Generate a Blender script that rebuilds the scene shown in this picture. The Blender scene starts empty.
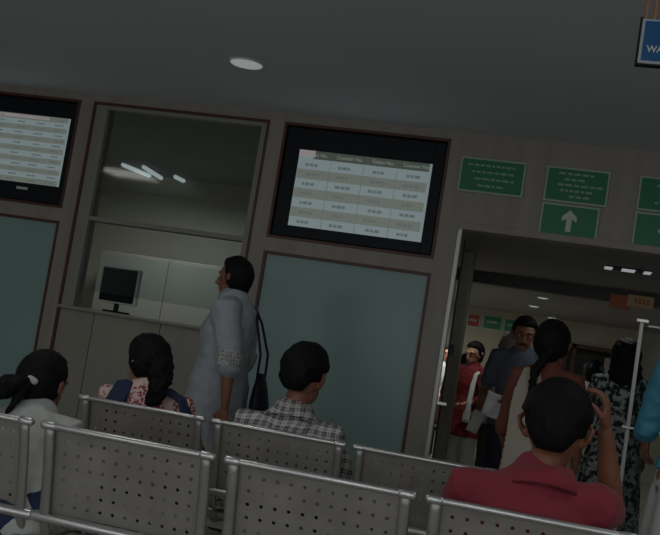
import bpy, bmesh, math, random
from mathutils import Vector, Matrix, noise
from math import sin, cos, pi, radians as R
random.seed(7)
S = bpy.context.scene
COL = S.collection
V = Vector

# ------------------------------------------------------------------ materials
def mat(name, col, rough=.6, metal=0, spec=.5, emis=None, estr=0, build=None, bump=None, sheen=0):
    m = bpy.data.materials.new(name); m.use_nodes = True
    nt = m.node_tree; b = nt.nodes['Principled BSDF']
    b.inputs['Base Color'].default_value = (*col, 1)
    b.inputs['Roughness'].default_value = rough
    b.inputs['Metallic'].default_value = metal
    b.inputs['Specular IOR Level'].default_value = spec
    if sheen: b.inputs['Sheen Weight'].default_value = sheen
    if emis:
        b.inputs['Emission Color'].default_value = (*emis, 1); b.inputs['Emission Strength'].default_value = estr
    if build: build(nt, b)
    if bump:
        tc = nt.nodes.new('ShaderNodeTexCoord'); n = nt.nodes.new('ShaderNodeTexNoise')
        n.inputs['Scale'].default_value = bump[0]; n.inputs['Detail'].default_value = 4
        mp = nt.nodes.new('ShaderNodeMapping'); mp.inputs['Scale'].default_value = bump[2] if len(bump) > 2 else (1, 1, 1)
        nt.links.new(tc.outputs['Object'], mp.inputs['Vector']); nt.links.new(mp.outputs[0], n.inputs['Vector'])
        bp = nt.nodes.new('ShaderNodeBump'); bp.inputs['Strength'].default_value = bump[1]; bp.inputs['Distance'].default_value = .01
        nt.links.new(n.outputs['Fac'], bp.inputs['Height']); nt.links.new(bp.outputs[0], b.inputs['Normal'])
    return m

def noisy(c1, c2, scale, stretch=(1, 1, 1), lo=.35, hi=.65, detail=4):
    def f(nt, b):
        tc = nt.nodes.new('ShaderNodeTexCoord'); mp = nt.nodes.new('ShaderNodeMapping')
        mp.inputs['Scale'].default_value = stretch
        n = nt.nodes.new('ShaderNodeTexNoise'); n.inputs['Scale'].default_value = scale; n.inputs['Detail'].default_value = detail
        r = nt.nodes.new('ShaderNodeValToRGB')
        r.color_ramp.elements[0].position = lo; r.color_ramp.elements[1].position = hi
        r.color_ramp.elements[0].color = (*c1, 1); r.color_ramp.elements[1].color = (*c2, 1)
        nt.links.new(tc.outputs['Object'], mp.inputs['Vector']); nt.links.new(mp.outputs[0], n.inputs['Vector'])
        nt.links.new(n.outputs['Fac'], r.inputs[0]); nt.links.new(r.outputs[0], b.inputs['Base Color'])
    return f

def motifs(base, dark, scale):
    # staggered rows of triangular leaf motifs on a pale cloth
    def f(nt, b):
        N = nt.nodes.new; L = nt.links.new
        tc = N('ShaderNodeTexCoord'); mp = N('ShaderNodeMapping'); mp.inputs['Scale'].default_value = (1, .6, .8)
        v = N('ShaderNodeTexVoronoi'); v.inputs['Scale'].default_value = scale; v.inputs['Randomness'].default_value = .35
        L(tc.outputs['Object'], mp.inputs['Vector']); L(mp.outputs[0], v.inputs['Vector'])
        v2 = N('ShaderNodeTexVoronoi'); v2.inputs['Scale'].default_value = scale*3.3; v2.inputs['Randomness'].default_value = .6
        L(tc.outputs['Object'], v2.inputs['Vector'])
        a = N('ShaderNodeMath'); a.operation = 'LESS_THAN'; a.inputs[1].default_value = .56; L(v.outputs['Distance'], a.inputs[0])
        c = N('ShaderNodeMath'); c.operation = 'LESS_THAN'; c.inputs[1].default_value = .5; L(v2.outputs['Distance'], c.inputs[0])
        d = N('ShaderNodeMath'); d.operation = 'MULTIPLY'; L(a.outputs[0], d.inputs[0]); L(c.outputs[0], d.inputs[1])
        mx = N('ShaderNodeMix'); mx.data_type = 'RGBA'
        mx.inputs['A'].default_value = (*base, 1); mx.inputs['B'].default_value = (*dark, 1)
        L(d.outputs[0], mx.inputs['Factor']); L(mx.outputs['Result'], b.inputs['Base Color'])
    return f

def checks(base, dark, s):
    def f(nt, b):
        N = nt.nodes.new; L = nt.links.new
        tc = N('ShaderNodeTexCoord'); sp = N('ShaderNodeSeparateXYZ'); L(tc.outputs['Object'], sp.inputs[0])
        nz = N('ShaderNodeTexNoise'); nz.inputs['Scale'].default_value = 7; nz.inputs['Detail'].default_value = 1
        L(tc.outputs['Object'], nz.inputs['Vector'])
        def stripes(out, freq, duty):
            w = N('ShaderNodeMath'); w.operation = 'MULTIPLY_ADD'; w.inputs[1].default_value = .05; L(nz.outputs['Fac'], w.inputs[0]); L(out, w.inputs[2])
            m = N('ShaderNodeMath'); m.operation = 'MULTIPLY'; m.inputs[1].default_value = freq; L(w.outputs[0], m.inputs[0])
            q = N('ShaderNodeMath'); q.operation = 'FRACT'; L(m.outputs[0], q.inputs[0])
            p = N('ShaderNodeMath'); p.operation = 'LESS_THAN'; p.inputs[1].default_value = duty; L(q.outputs[0], p.inputs[0]); return p.outputs[0]
        x1 = stripes(sp.outputs['X'], s, .5); z1 = stripes(sp.outputs['Z'], s, .5)
        x2 = stripes(sp.outputs['X'], s*3, .3); z2 = stripes(sp.outputs['Z'], s*3, .3)
        t = None
        for o, k in ((x1, .34), (z1, .34), (x2, .2), (z2, .2)):
            m = N('ShaderNodeMath'); m.operation = 'MULTIPLY_ADD'; m.inputs[1].default_value = k; L(o, m.inputs[0])
            if t is None: m.inputs[2].default_value = 0
            else: L(t, m.inputs[2])
            t = m.outputs[0]
        mx = N('ShaderNodeMix'); mx.data_type = 'RGBA'; mx.inputs['A'].default_value = (*base, 1); mx.inputs['B'].default_value = (*dark, 1)
        L(t, mx.inputs['Factor']); L(mx.outputs['Result'], b.inputs['Base Color'])
    return f

def tiles(nt, b):
    N = nt.nodes.new; L = nt.links.new
    tc = N('ShaderNodeTexCoord'); br = N('ShaderNodeTexBrick'); br.offset = 0
    br.inputs['Scale'].default_value = 1; br.inputs['Brick Width'].default_value = .6; br.inputs['Row Height'].default_value = .6
    br.inputs['Mortar Size'].default_value = .004
    br.inputs['Color1'].default_value = (.42, .40, .37, 1); br.inputs['Color2'].default_value = (.38, .37, .34, 1); br.inputs['Mortar'].default_value = (.15, .15, .14, 1)
    L(tc.outputs['Object'], br.inputs['Vector']); L(br.outputs['Color'], b.inputs['Base Color'])

M = {}
M['ceiling'] = mat('ceiling_paint', (.77, .80, .84), .8, build=noisy((.755, .785, .825), (.785, .82, .86), 1.3))
M['wall'] = mat('taupe_laminate', (.36, .325, .285), .5, build=noisy((.29, .262, .23), (.345, .31, .272), 9, (1, 1, .08)))
M['wall_side'] = mat('side_wall_paint', (.42, .40, .36), .8, build=noisy((.40, .38, .34), (.44, .42, .38), 2))
M['beige'] = mat('olive_beige_laminate', (.36, .345, .29), .5, build=noisy((.28, .268, .225), (.325, .31, .262), 5, (1, 1, .3)))
M['jamb'] = mat('grey_green_jamb', (.27, .275, .24), .5)
M['brown'] = mat('red_brown_trim', (.085, .025, .018), .45)
M['teal'] = mat('teal_back_painted_glass', (.27, .43, .42), .32, spec=.3, build=noisy((.265, .405, .385), (.285, .43, .41), 1.2))
M['black'] = mat('black_plastic', (.010, .013, .018), .5, spec=.2)
M['recess'] = mat('dark_recess', (.03, .026, .024), .6)
M['floor'] = mat('floor_tile', (.4, .38, .35), .18, build=tiles)
M['steel'] = mat('brushed_steel', (.42, .415, .39), .48, metal=.8, bump=(60, .10, (.05, 1, 1)), build=noisy((.38, .375, .345), (.46, .455, .43), 6, (.3, 1, 1)))
M['rail'] = mat('polished_steel_tube', (.62, .63, .62), .33, metal=.9)
M['panel_steel'] = mat('perforated_steel', (.36, .35, .31), .5, metal=.35, build=noisy((.29, .275, .245), (.37, .35, .315), 7, (1, 1, 1)))
M['white'] = mat('white_plastic', (.7, .7, .68), .5)
M['alu'] = mat('pale_aluminium', (.55, .56, .53), .4, metal=.3)
M['cream'] = mat('cream_wall', (.46, .43, .35), .8, build=noisy((.44, .41, .33), (.48, .45, .37), 2))
M['darkbeam'] = mat('dark_beam', (.05, .048, .045), .6)
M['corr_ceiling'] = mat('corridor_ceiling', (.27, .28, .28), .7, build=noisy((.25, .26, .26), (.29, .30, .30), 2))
M['green'] = mat('sign_green', (.006, .20, .085), .4)
M['signframe'] = mat('sign_pale_frame', (.42, .52, .46), .5)
M['signtext'] = mat('sign_lettering', (.30, .46, .36), .5)
M['arrowtext'] = mat('sign_arrow_white', (.62, .68, .62), .5)
M['red_sign'] = mat('sign_red', (.35, .03, .03), .5)
M['blue_sign'] = mat('sign_blue', (.005, .10, .28), .4)
M['signgrey'] = mat('sign_grey_edge', (.45, .5, .55), .5)
M['copper'] = mat('copper_hanger', (.40, .20, .10), .5)
M['lamp'] = mat('lamp_diffuser', (.8, .8, .8), .5, emis=(.9, 1, .97), estr=.2)
M['lampoff'] = mat('downlight_rim', (.6, .62, .6), .4)
M['tube'] = mat('tube_light', (.8, .8, .8), .5, emis=(.85, .95, 1), estr=.35)
M['lampstrip'] = mat('panel_light', (.7, .72, .72), .5, emis=(.9, .95, 1), estr=.25)
M['orange'] = mat('carton_orange', (.42, .13, .05), .7)  # warm reflection at the beam, put into a board colour
M['tan'] = mat('carton_tan', (.52, .36, .20), .7)  # paler part of the same reflection, as board colour
M['paper'] = mat('white_paper', (.62, .62, .60), .8)
M['skin'] = mat('brown_skin', (.26, .11, .065), .5, build=noisy((.24, .10, .058), (.29, .125, .075), 8))
M['skin_pale'] = mat('light_brown_skin', (.36, .19, .12), .5, build=noisy((.34, .17, .11), (.38, .21, .135), 8))
M['lips'] = mat('lips', (.22, .06, .05), .5)
M['eye'] = mat('eye_white', (.6, .58, .55), .3)
M['iris'] = mat('dark_iris', (.02, .012, .008), .2)
hb = (90, .5, (1, 1, .15))
M['hair'] = mat('black_hair', (.007, .007, .008), .62, spec=.15, bump=hb)
M['hair_brown'] = mat('dark_brown_hair', (.014, .010, .009), .62, spec=.15, bump=hb)
M['hair_grey'] = mat('grey_hair', (.16, .15, .145), .7, bump=hb)
fb = (45, .25)
M['red_cloth'] = mat('dusty_red_cotton', (.28, .030, .048), .85, bump=fb, sheen=.1)
M['red_dark'] = mat('dark_red_stripe', (.12, .01, .02), .85)  # darker red for the shade along the collar edge
M['maroon'] = mat('maroon_cotton', (.15, .010, .015), .85, bump=fb)
M['rust'] = mat('rust_brown_cotton', (.17, .05, .035), .85, bump=fb)
M['white_cloth'] = mat('white_cotton', (.52, .54, .52), .9, bump=fb)
M['cream_cloth'] = mat('cream_cotton', (.40, .36, .30), .9, bump=fb)
M['navy'] = mat('navy_cotton', (.022, .032, .085), .85, bump=fb)
M['denim'] = mat('dark_denim', (.018, .025, .045), .85, bump=fb)
M['dark_cloth'] = mat('charcoal_trousers', (.04, .04, .042), .85, bump=fb)
M['blue_grey'] = mat('slate_blue_cotton', (.10, .115, .15), .85, bump=fb)
M['pale_grey'] = mat('pale_blue_grey_cotton', (.37, .41, .44), .85, bump=fb)
M['turq'] = mat('turquoise_cotton', (.06, .27, .38), .75, bump=fb)
M['checks'] = mat('checked_cotton', (.4, .4, .4), .85, build=checks((.62, .60, .58), (.035, .04, .065), 26))
M['motif'] = mat('motif_cotton', (.5, .4, .35), .85, build=motifs((.74, .56, .49), (.30, .035, .07), 20))
M['leafprint'] = mat('leaf_print_cotton', (.3, .3, .3), .85, build=noisy((.018, .024, .024), (.36, .40, .37), 30, (1, .7, 1), .47, .56, 2))
M['dots'] = mat('dotted_cuff', (.3, .3, .3), .85, build=motifs((.50, .52, .50), (.10, .10, .11), 60))
M['scarf_teal'] = mat('teal_scarf', (.03, .12, .15), .85, bump=fb)
M['shoe'] = mat('shoe_leather', (.03, .022, .018), .5)
gl = bpy.data.materials.new('clear_glass'); gl.use_nodes = True
_nt = gl.node_tree; _nt.nodes.clear(); _o = _nt.nodes.new('ShaderNodeOutputMaterial'); _mx = _nt.nodes.new('ShaderNodeMixShader')
_t = _nt.nodes.new('ShaderNodeBsdfTransparent'); _g = _nt.nodes.new('ShaderNodeBsdfGlossy'); _g.inputs['Roughness'].default_value = .05
_t.inputs['Color'].default_value = (.82, .86, .85, 1); _f = _nt.nodes.new('ShaderNodeFresnel'); _f.inputs['IOR'].default_value = 1.45
_nt.links.new(_f.outputs[0], _mx.inputs[0]); _nt.links.new(_t.outputs[0], _mx.inputs[1]); _nt.links.new(_g.outputs[0], _mx.inputs[2]); _nt.links.new(_mx.outputs[0], _o.inputs[0])
M['glass'] = gl

# ------------------------------------------------------------------ object helpers
def tag(o, label=None, cat=None, group=None, kind=None):
    if label: o['label'] = label
    if cat: o['category'] = cat
    if group: o['group'] = group
    if kind: o['kind'] = kind
    return o
def empty(name, loc=(0, 0, 0), rz=0, label=None, cat=None, group=None):
    o = bpy.data.objects.new(name, None); COL.objects.link(o); o.location = loc; o.rotation_euler.z = rz
    o.empty_display_size = .1
    return tag(o, label, cat, group)
class MB:
    def __init__(s): s.bm = bmesh.new()
    def box(s, x0, x1, y0, y1, z0, z1, mtx=None):
        c = [V((x, y, z)) for x in (x0, x1) for y in (y0, y1) for z in (z0, z1)]
        if mtx: c = [mtx @ v for v in c]
        v = [s.bm.verts.new(p) for p in c]
        for f in ((0, 1, 3, 2), (4, 6, 7, 5), (0, 4, 5, 1), (2, 3, 7, 6), (0, 2, 6, 4), (1, 5, 7, 3)): s.bm.faces.new([v[i] for i in f])
        return s
    def loft(s, rings, caps=True):
        vs = [[s.bm.verts.new(p) for p in r] for r in rings]; n = len(vs[0])
        for a, b in zip(vs, vs[1:]):
            for i in range(n): s.bm.faces.new((a[i], a[(i+1) % n], b[(i+1) % n], b[i]))
        if caps: s.bm.faces.new(vs[0][::-1]); s.bm.faces.new(vs[-1])
        return s
    def path(s, pts, rad, n=12, lat=None, cap_round=True, power=1):
        """loft of ellipses along pts; rad = list of r or (rx, ry); lat = lateral axis or list"""
        P = [V(p) for p in pts]; rad = [r if isinstance(r, (tuple, list)) else (r, r) for r in rad]
        if len(rad) == 1: rad = rad*len(P)
        if cap_round:
            t0 = (P[0]-P[1]).normalized(); t1 = (P[-1]-P[-2]).normalized(); r0, r1 = rad[0], rad[-1]; m0 = min(r0); m1 = min(r1)
            P = [P[0]+t0*m0*.85, P[0]+t0*m0*.5]+P+[P[-1]+t1*m1*.5, P[-1]+t1*m1*.85]
            rad = [(r0[0]*.45, r0[1]*.45), (r0[0]*.85, r0[1]*.85)]+list(rad)+[(r1[0]*.85, r1[1]*.85), (r1[0]*.45, r1[1]*.45)]
            if isinstance(lat, list): lat = [lat[0]]*2+lat+[lat[-1]]*2
        rings = []; prev = None
        for i, p in enumerate(P):
            t = (P[min(i+1, len(P)-1)]-P[max(i-1, 0)]).normalized()
            l = lat[i] if isinstance(lat, list) else lat
            x = V(l) if l is not None else (prev if prev is not None else (V((1, 0, 0)) if abs(t.x) < .8 else V((0, 1, 0))))
            x = (x-t*x.dot(t)).normalized(); y = t.cross(x); prev = x
            rings.append([p+x*(cos(2*pi*k/n)*rad[i][0])+y*(sin(2*pi*k/n)*rad[i][1]) for k in range(n)])
        return s.loft(rings)
    def ell(s, c, r, mtx=None, n=16, m=10, fn=None):
        c = V(c); rings = []
        for j in range(1, m):
            th = pi*j/m; ring = []
            for k in range(n):
                d = V((sin(th)*cos(2*pi*k/n), sin(th)*sin(2*pi*k/n), -cos(th)))
                q = V((d.x*r[0], d.y*r[1], d.z*r[2]))
                if fn: q = fn(d, q)
                p = c+q
                ring.append(mtx @ p if mtx else p)
            rings.append(ring)
        return s.loft(rings)
    def mesh(s, name):
        bmesh.ops.recalc_face_normals(s.bm, faces=s.bm.faces)
        me = bpy.data.meshes.new(name); s.bm.to_mesh(me); s.bm.free(); return me
    def build(s, name, m, parent=None, smooth=False, bevel=0, remesh=0, smooth_it=0, solid=0, disp=None):
        me = s.mesh(name); o = bpy.data.objects.new(name, me); COL.objects.link(o)
        if solid: md = o.modifiers.new('s', 'SOLIDIFY'); md.thickness = solid; md.offset = 0
        if remesh:
            md = o.modifiers.new('r', 'REMESH'); md.mode = 'VOXEL'; md.voxel_size = remesh; md.use_smooth_shade = True
        if smooth_it: md = o.modifiers.new('sm', 'SMOOTH'); md.iterations = smooth_it; md.factor = .5
        if bevel: md = o.modifiers.new('b', 'BEVEL'); md.width = bevel; md.segments = 2; md.limit_method = 'ANGLE'
        if o.modifiers:
            dg = bpy.context.evaluated_depsgraph_get(); dg.update()
            me2 = bpy.data.meshes.new_from_object(o.evaluated_get(dg)); o.modifiers.clear(); o.data = me2
            bpy.data.meshes.remove(me); me = me2; me.name = name
        if disp:
            me.calc_loop_triangles() if False else None
            nrm = [v.normal.copy() for v in me.vertices]
            for v, nn in zip(me.vertices, nrm): v.co += nn*disp(v.co)
        if smooth or remesh: me.polygons.foreach_set('use_smooth', [True]*len(me.polygons))
        me.materials.clear(); me.materials.append(m)
        if parent: o.parent = parent
        return o
def boxes(name, m, lst, parent=None, bevel=0, kind=None):
    b = MB()
    for q in lst: b.box(*q)
    o = b.build(name, m, parent, bevel=bevel)
    if kind: o['kind'] = kind
    return o
def text(name, s, size, m, parent, loc, depth=.002, bold=0):
    cu = bpy.data.curves.new(name, 'FONT'); cu.body = s; cu.size = size; cu.extrude = depth; cu.offset = bold
    cu.align_x = 'CENTER'; cu.align_y = 'CENTER'
    t = bpy.data.objects.new(name, cu); COL.objects.link(t)
    dg = bpy.context.evaluated_depsgraph_get(); dg.update()
    me = bpy.data.meshes.new_from_object(t.evaluated_get(dg)); bpy.data.objects.remove(t)
    me.transform(Matrix.Rotation(pi/2, 4, 'X')); me.transform(Matrix.Translation(loc))
    me.materials.clear(); me.materials.append(m)
    o = bpy.data.objects.new(name, me); COL.objects.link(o); o.parent = parent; return o

# ------------------------------------------------------------------ room shell
W = 7.0; CZ = 2.86; OP = 2.166
boxes('floor', M['floor'], [(-8, 5, -4, 16, -.1, 0)], kind='structure')
boxes('ceiling', M['ceiling'], [(-8, 5, -4, 7.2, CZ, CZ+.1)], kind='structure')
boxes('wall_left', M['wall_side'], [(-8.1, -8, -4, 7.2, 0, CZ)], kind='structure')
boxes('wall_right', M['wall_side'], [(5, 5.1, -4, 7.2, 0, CZ)], kind='structure')
boxes('wall_back', M['wall_side'], [(-8, 5, -4.1, -4, 0, .9), (-8, 5, -4.1, -4, 2.5, CZ), (-8, -6, -4.1, -4, .9, 2.5), (-3.2, -2.2, -4.1, -4, .9, 2.5), (.6, 1.6, -4.1, -4, .9, 2.5), (4.4, 5, -4.1, -4, .9, 2.5)], kind='structure')
y0, y1 = W, W+.14
boxes('wall_front', M['wall'], [
    (-8, -5.14, y0, y1, 0, 2.8), (-8, -.83, y0, y1, 2.8, CZ),
    (-5.14, -3.89, y0, y1, 1.835, 1.935), (-5.14, -3.89, y0, y1, 0, .12),
    (-3.89, -3.78, y0, y1, 0, 2.8), (-2.335, -2.22, y0, y1, 0, 2.8),
    (-2.22, -.975, y0, y1, 1.83, 1.93), (-2.22, -.975, y0, y1, 0, .12),
    (-.975, -.83, y0, y1, 0, 2.8), (-.83, 5, y0, y1, OP, CZ), (2.6, 5, y0, y1, 0, OP)], kind='structure')
# red-brown reveal strips round each bay
tr = []
for (a, b, c, d) in ((-5.14, -3.89, 1.935, 2.8), (-5.14, -3.89, .12, 1.835), (-2.22, -.975, 1.93, 2.8), (-2.22, -.975, .12, 1.83), (-3.78, -2.335, 0, 2.8)):
    w = .021
    tr += [(a, a+w, y0-.006, y1, c, d), (b-w, b, y0-.006, y1, c, d), (a+w, b-w, y0-.006, y1, d-w, d)]
    if c > 0: tr.append((a+w, b-w, y0-.006, y1, c, c+w))
boxes('trim_1', M['brown'], tr, kind='structure')
boxes('trim_2', M['wall'], [(-.83, 5, y0-.02, y0, OP, OP+.05)], bevel=.004, kind='structure')
# teal glass panels
for i, (a, b, d) in enumerate(((-5.123, -3.907, 1.818), (-2.203, -.992, 1.813))):
    boxes('window_%d' % (i+1), M['teal'], [(a, b, y0+.02, y0+.04, .137, d)], kind='structure')
# service counter bay
f3 = boxes('window_3', M['jamb'], [(-3.763, -3.66, y0+.01, y1, 1.2, 2.783), (-2.4, -2.352, y0+.01, y1, 1.2, 2.783),
    (-3.66, -2.4, y0+.01, y1, 2.75, 2.783), (-3.66, -2.4, y0+.01, y1, 1.875, 1.91)], bevel=.004, kind='structure')
boxes('pane', M['glass'], [(-3.66, -2.4, y0+.06, y0+.068, 1.91, 2.75)], f3)
boxes('pane', M['glass'], [(-3.66, -2.4, y0+.06, y0+.068, 1.34, 1.875)], f3)
boxes('counter_front', M['beige'], [(-3.763, -3.475, y0+.015, y1, 0, 1.18), (-3.469, -2.93, y0+.015, y1, 0, 1.18), (-2.924, -2.352, y0+.015, y1, 0, 1.18)], kind='structure')
o = boxes('trim_3', M['beige'], [(-3.763, -2.352, y0-.04, y0+.35, 1.18, 1.205)], bevel=.005, kind='structure')
# office behind the counter
boxes('wall_office', M['cream'], [(-5.4, -1.25, 10.4, 10.5, 0, 2.8), (-5.5, -5.4, y1, 10.5, 0, 2.8), (-1.35, -1.25, 7.14, 10.4, 0, 2.8), (-5.4, -1.25, 10.38, 10.5, 2.6, 2.8)], kind='structure')
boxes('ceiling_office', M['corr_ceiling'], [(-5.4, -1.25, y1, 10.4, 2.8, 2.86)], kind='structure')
# alcove and corridor behind the opening
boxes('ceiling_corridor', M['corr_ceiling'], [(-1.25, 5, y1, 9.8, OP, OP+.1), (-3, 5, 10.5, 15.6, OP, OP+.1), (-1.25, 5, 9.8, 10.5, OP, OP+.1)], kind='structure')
boxes('trim_4', M['darkbeam'], [(-1.25, 5, 9.72, 9.86, 2.05, OP)], kind='structure')
boxes('wall_far', M['cream'], [(-3, -.02, 15.5, 15.6, 0, OP), (-.02, .82, 15.5, 15.6, 1.84, OP), (.82, 5, 15.5, 15.6, 0, OP)], kind='structure')
boxes('wall_corridor_left', M['cream'], [(-3.1, -3, 10.5, 15.6, 0, OP), (-3, -1.25, 10.5, 10.6, 0, OP)], kind='structure')
boxes('wall_corridor_right', M['cream'], [(5, 5.1, y1, 15.6, 0, OP)], kind='structure')
boxes('pillar', M['beige'], [(-.925, -.825, 8.3, 8.5, 0, OP)], bevel=.008, kind='structure')
d2 = boxes('door_2', M['brown'], [(-.02, .05, 15.44, 15.6, 0, 1.84), (.12, .17, 15.44, 15.6, 0, 1.84), (.74, .8, 15.44, 15.6, 0, 1.84), (-.02, .8, 15.44, 15.6, 1.78, 1.84)], kind='structure')
boxes('door_leaf', M['cream_cloth'], [(.6, .74, 15.5, 15.54, 0, 1.70)], d2)
boxes('door_panel', M['scarf_teal'], [(.17, .5, 15.7, 15.74, 0, 1.35)], d2)
boxes('wall_beyond_door', M['wall_side'], [(-1, 2, 17, 17.1, 0, OP), (-1, 2, 15.6, 17, OP, OP+.05), (-1.1, -1, 15.6, 17.1, 0, OP), (2, 2.1, 15.6, 17.1, 0, OP)], kind='structure')
boxes('floor_beyond_door', M['floor'], [(-1, 2, 16, 17.1, -.1, 0)], kind='structure')
# tall pale door post of the opening with its latch
d1 = boxes('door_1', M['alu'], [(-.832, -.80, 6.975, 7.015, 0, OP)], bevel=.004, kind='structure')
boxes('latch', M['rail'], [(-.80, -.73, 6.98, 7.0, .93, .955)], d1, bevel=.004)
boxes('strike_plate', M['black'], [(-.775, -.745, 7.05, 7.07, 1.28, 1.36), (-.785, -.78, 7.05, 7.12, 0, 2.1)], d1)

# ------------------------------------------------------------------ televisions
def television(x0, x1, z0, z1, sx0, sx1, sz0, sz1, rows, cols, header, label):
    t = empty('television', ((x0+x1)/2, W, z0), 0, label, 'television')
    def L(a, b, c, d, e, f): return (a-t.location.x, b-t.location.x, c-W, d-W, e-z0, f-z0)
    b = MB(); yb = W+.02
    b.box(*L(x0+.03, x1-.03, yb+.012, W+.11, z0+.03, z1-.03))
    b.box(*L(x0+.03, sx0, yb, yb+.012, z0+.03, z1-.03)); b.box(*L(sx1, x1-.03, yb, yb+.012, z0+.03, z1-.03))
    b.box(*L(sx0, sx1, yb, yb+.012, z0+.03, sz0)); b.box(*L(sx0, sx1, yb, yb+.012, sz1, z1-.03))
    b.build('bezel', M['black'], t, bevel=.003)
    boxes('backing_board', M['recess'], [L(x0+.017, x1-.017, W+.112, W+.135, z0+.017, z1-.017)], t)
    scr = boxes('screen', M['scr_a'], [L(sx0, sx1, yb+.006, yb+.0118, sz0, sz1)], t)
    h = (sz1-sz0)/rows; odd = []; tx = []; cw = (sx1-sx0)/cols
    hh = h if header else 0
    for r in range(rows):
        zt = sz1-r*h
        if header and r == 0: continue
        if r % 2 == 0: odd.append(L(sx0+.004, sx1-.02, yb+.004, yb+.006, zt-h, zt))
        for c in range(cols):
            xa = sx0+c*cw+cw*random.uniform(.22, .34); 
            k = 0
            while k < (3 if cols > 2 else 5):
                w = cw*random.uniform(.07, .15); tx.append(L(xa, xa+w, yb+.002, yb+.004, zt-h*.66, zt-h*.36)); xa += w+cw*.03; k += 1
    boxes('row_band', M['scr_b'], odd, scr)
    boxes('lettering', M['scr_text'], tx, scr)
    if header:
        boxes('header_band', M['scr_head'], [L(sx0+cw*.45, sx1-.02, yb+.003, yb+.006, sz1-h*.85, sz1)], scr)
        boxes('corner_badge', M['scr_pink'], [L(sx0, sx0+cw*.5, yb+.002, yb+.006, sz1-h*.7, sz1)], scr)
        for c, wd in enumerate(('Token No.', 'Counter No.', 'Token No.', 'Counter No.')):
            text('lettering', wd, h*.52, M['scr_pale'], scr, V(((sx0+(c+.55)*cw)-t.location.x, yb+.002-W, sz1-h*.43-z0)), .0005)
        boxes('column_line', M['scr_text'], [L(sx0+c*cw-.002, sx0+c*cw+.002, yb+.003, yb+.005, sz0, sz1-h) for c in (1, 2, 3)], scr)
    else:
        boxes('header_band', M['scr_pink'], [L(sx0, sx0+.83, yb+.002, yb+.004, sz1-.03, sz1-.008)], scr)
        boxes('badge', M['white'], [L(sx1-.36, sx1-.26, yb-.002, yb, sz0-.055, sz0-.035)], t, bevel=.001)
    return t
def scrm(n, c, s=1): return mat(n, (.02, .02, .02), .3, emis=c, estr=s)
M['scr_a'] = scrm('screen_pale', (.138, .175, .182))
M['scr_b'] = scrm('screen_band', (.10, .115, .098))
M['scr_text'] = scrm('screen_text', (.075, .09, .088))
M['scr_head'] = scrm('screen_header', (.036, .046, .036))
M['scr_pink'] = scrm('screen_badge', (.20, .17, .175))
M['scr_pale'] = scrm('screen_header_text', (.15, .17, .15))
television(-5.14, -3.89, 1.935, 2.8, -4.98, -3.965, 2.10, 2.645, 13, 6, False, 'black wall television with dense rows, beside the upper left of the counter window')
television(-2.22, -.975, 1.93, 2.8, -2.08, -1.085, 2.04, 2.61, 8, 4, True, 'black wall television showing a four column token table beside the green signs')

# ------------------------------------------------------------------ signs on the wall
def wall_sign(name, x0, x1, z0, z1, label, arrow=None, rows=None, group=None, fr=.014):
    t = empty(name, ((x0+x1)/2, W, z0), 0, label, 'sign', group)
    cx = t.location.x; w = (x1-x0)/2; h = z1-z0
    boxes('sign_frame', M['signframe'], [(-w, w, -.018, -.002, 0, h)], t, bevel=.003)
    boxes('sign_face', M['green'], [(-w+fr, w-fr, -.020, -.0175, fr, h-fr)], t)
    if rows:
        L = []
        for i, (a, b) in enumerate(rows):
            z = h-fr-(i+.8)*(h-2*fr)/(len(rows)+.6); x = -w+(a)*2*w
            while x < -w+b*2*w:
                q = random.uniform(.018, .05); L.append((x, min(x+q, w-.03), -.022, -.0195, z-.007, z+.007)); x += q+.011
        boxes('lettering', M['signtext'], L, t)
    if arrow:
        b = MB(); u = min(h, .2)*.30; cz = h/2
        pts = [(-.018, -u*1.25), (.018, -u*1.25), (.018, u*.2), (.05, -u*.1), (.05, u*.45), (0, u*1.25), (-.05, u*.45), (-.05, -u*.1), (-.018, u*.2)]
        if arrow == 'left': pts = [(-z, x) for x, z in pts]
        rg = [[V((x, y, cz+z)) for x, z in pts] for y in (-.023, -.0195)]
        b.loft(rg); b.build('arrow', M['arrowtext'], t)
    return t
wall_sign('direction_sign', -.883, -.425, 2.435, 2.685, 'green landscape sign with rows of pale writing nearest the right-hand television', rows=((.12, .8), (.2, .78), (.25, .8), (.3, .7)))
wall_sign('direction_sign', -.285, .145, 2.437, 2.685, 'green landscape sign with rows of pale writing directly above the up-arrow sign', rows=((.2, .7), (.3, .6), (.2, .85), (.25, .75), (.4, .65)))
wall_sign('arrow_sign', -.285, .108, 2.20, 2.428, 'green sign with a white arrow pointing up', arrow='up')
wall_sign('direction_sign', .338, .80, 2.447, 2.685, 'green sign with pale writing at the right edge, above the left-pointing arrow', rows=((.25, .75), (.3, .6), (.25, .8)))
wall_sign('arrow_sign', .338, .80, 2.20, 2.438, 'green sign with a left-pointing arrow at the right edge of the photo', arrow='left')
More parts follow.
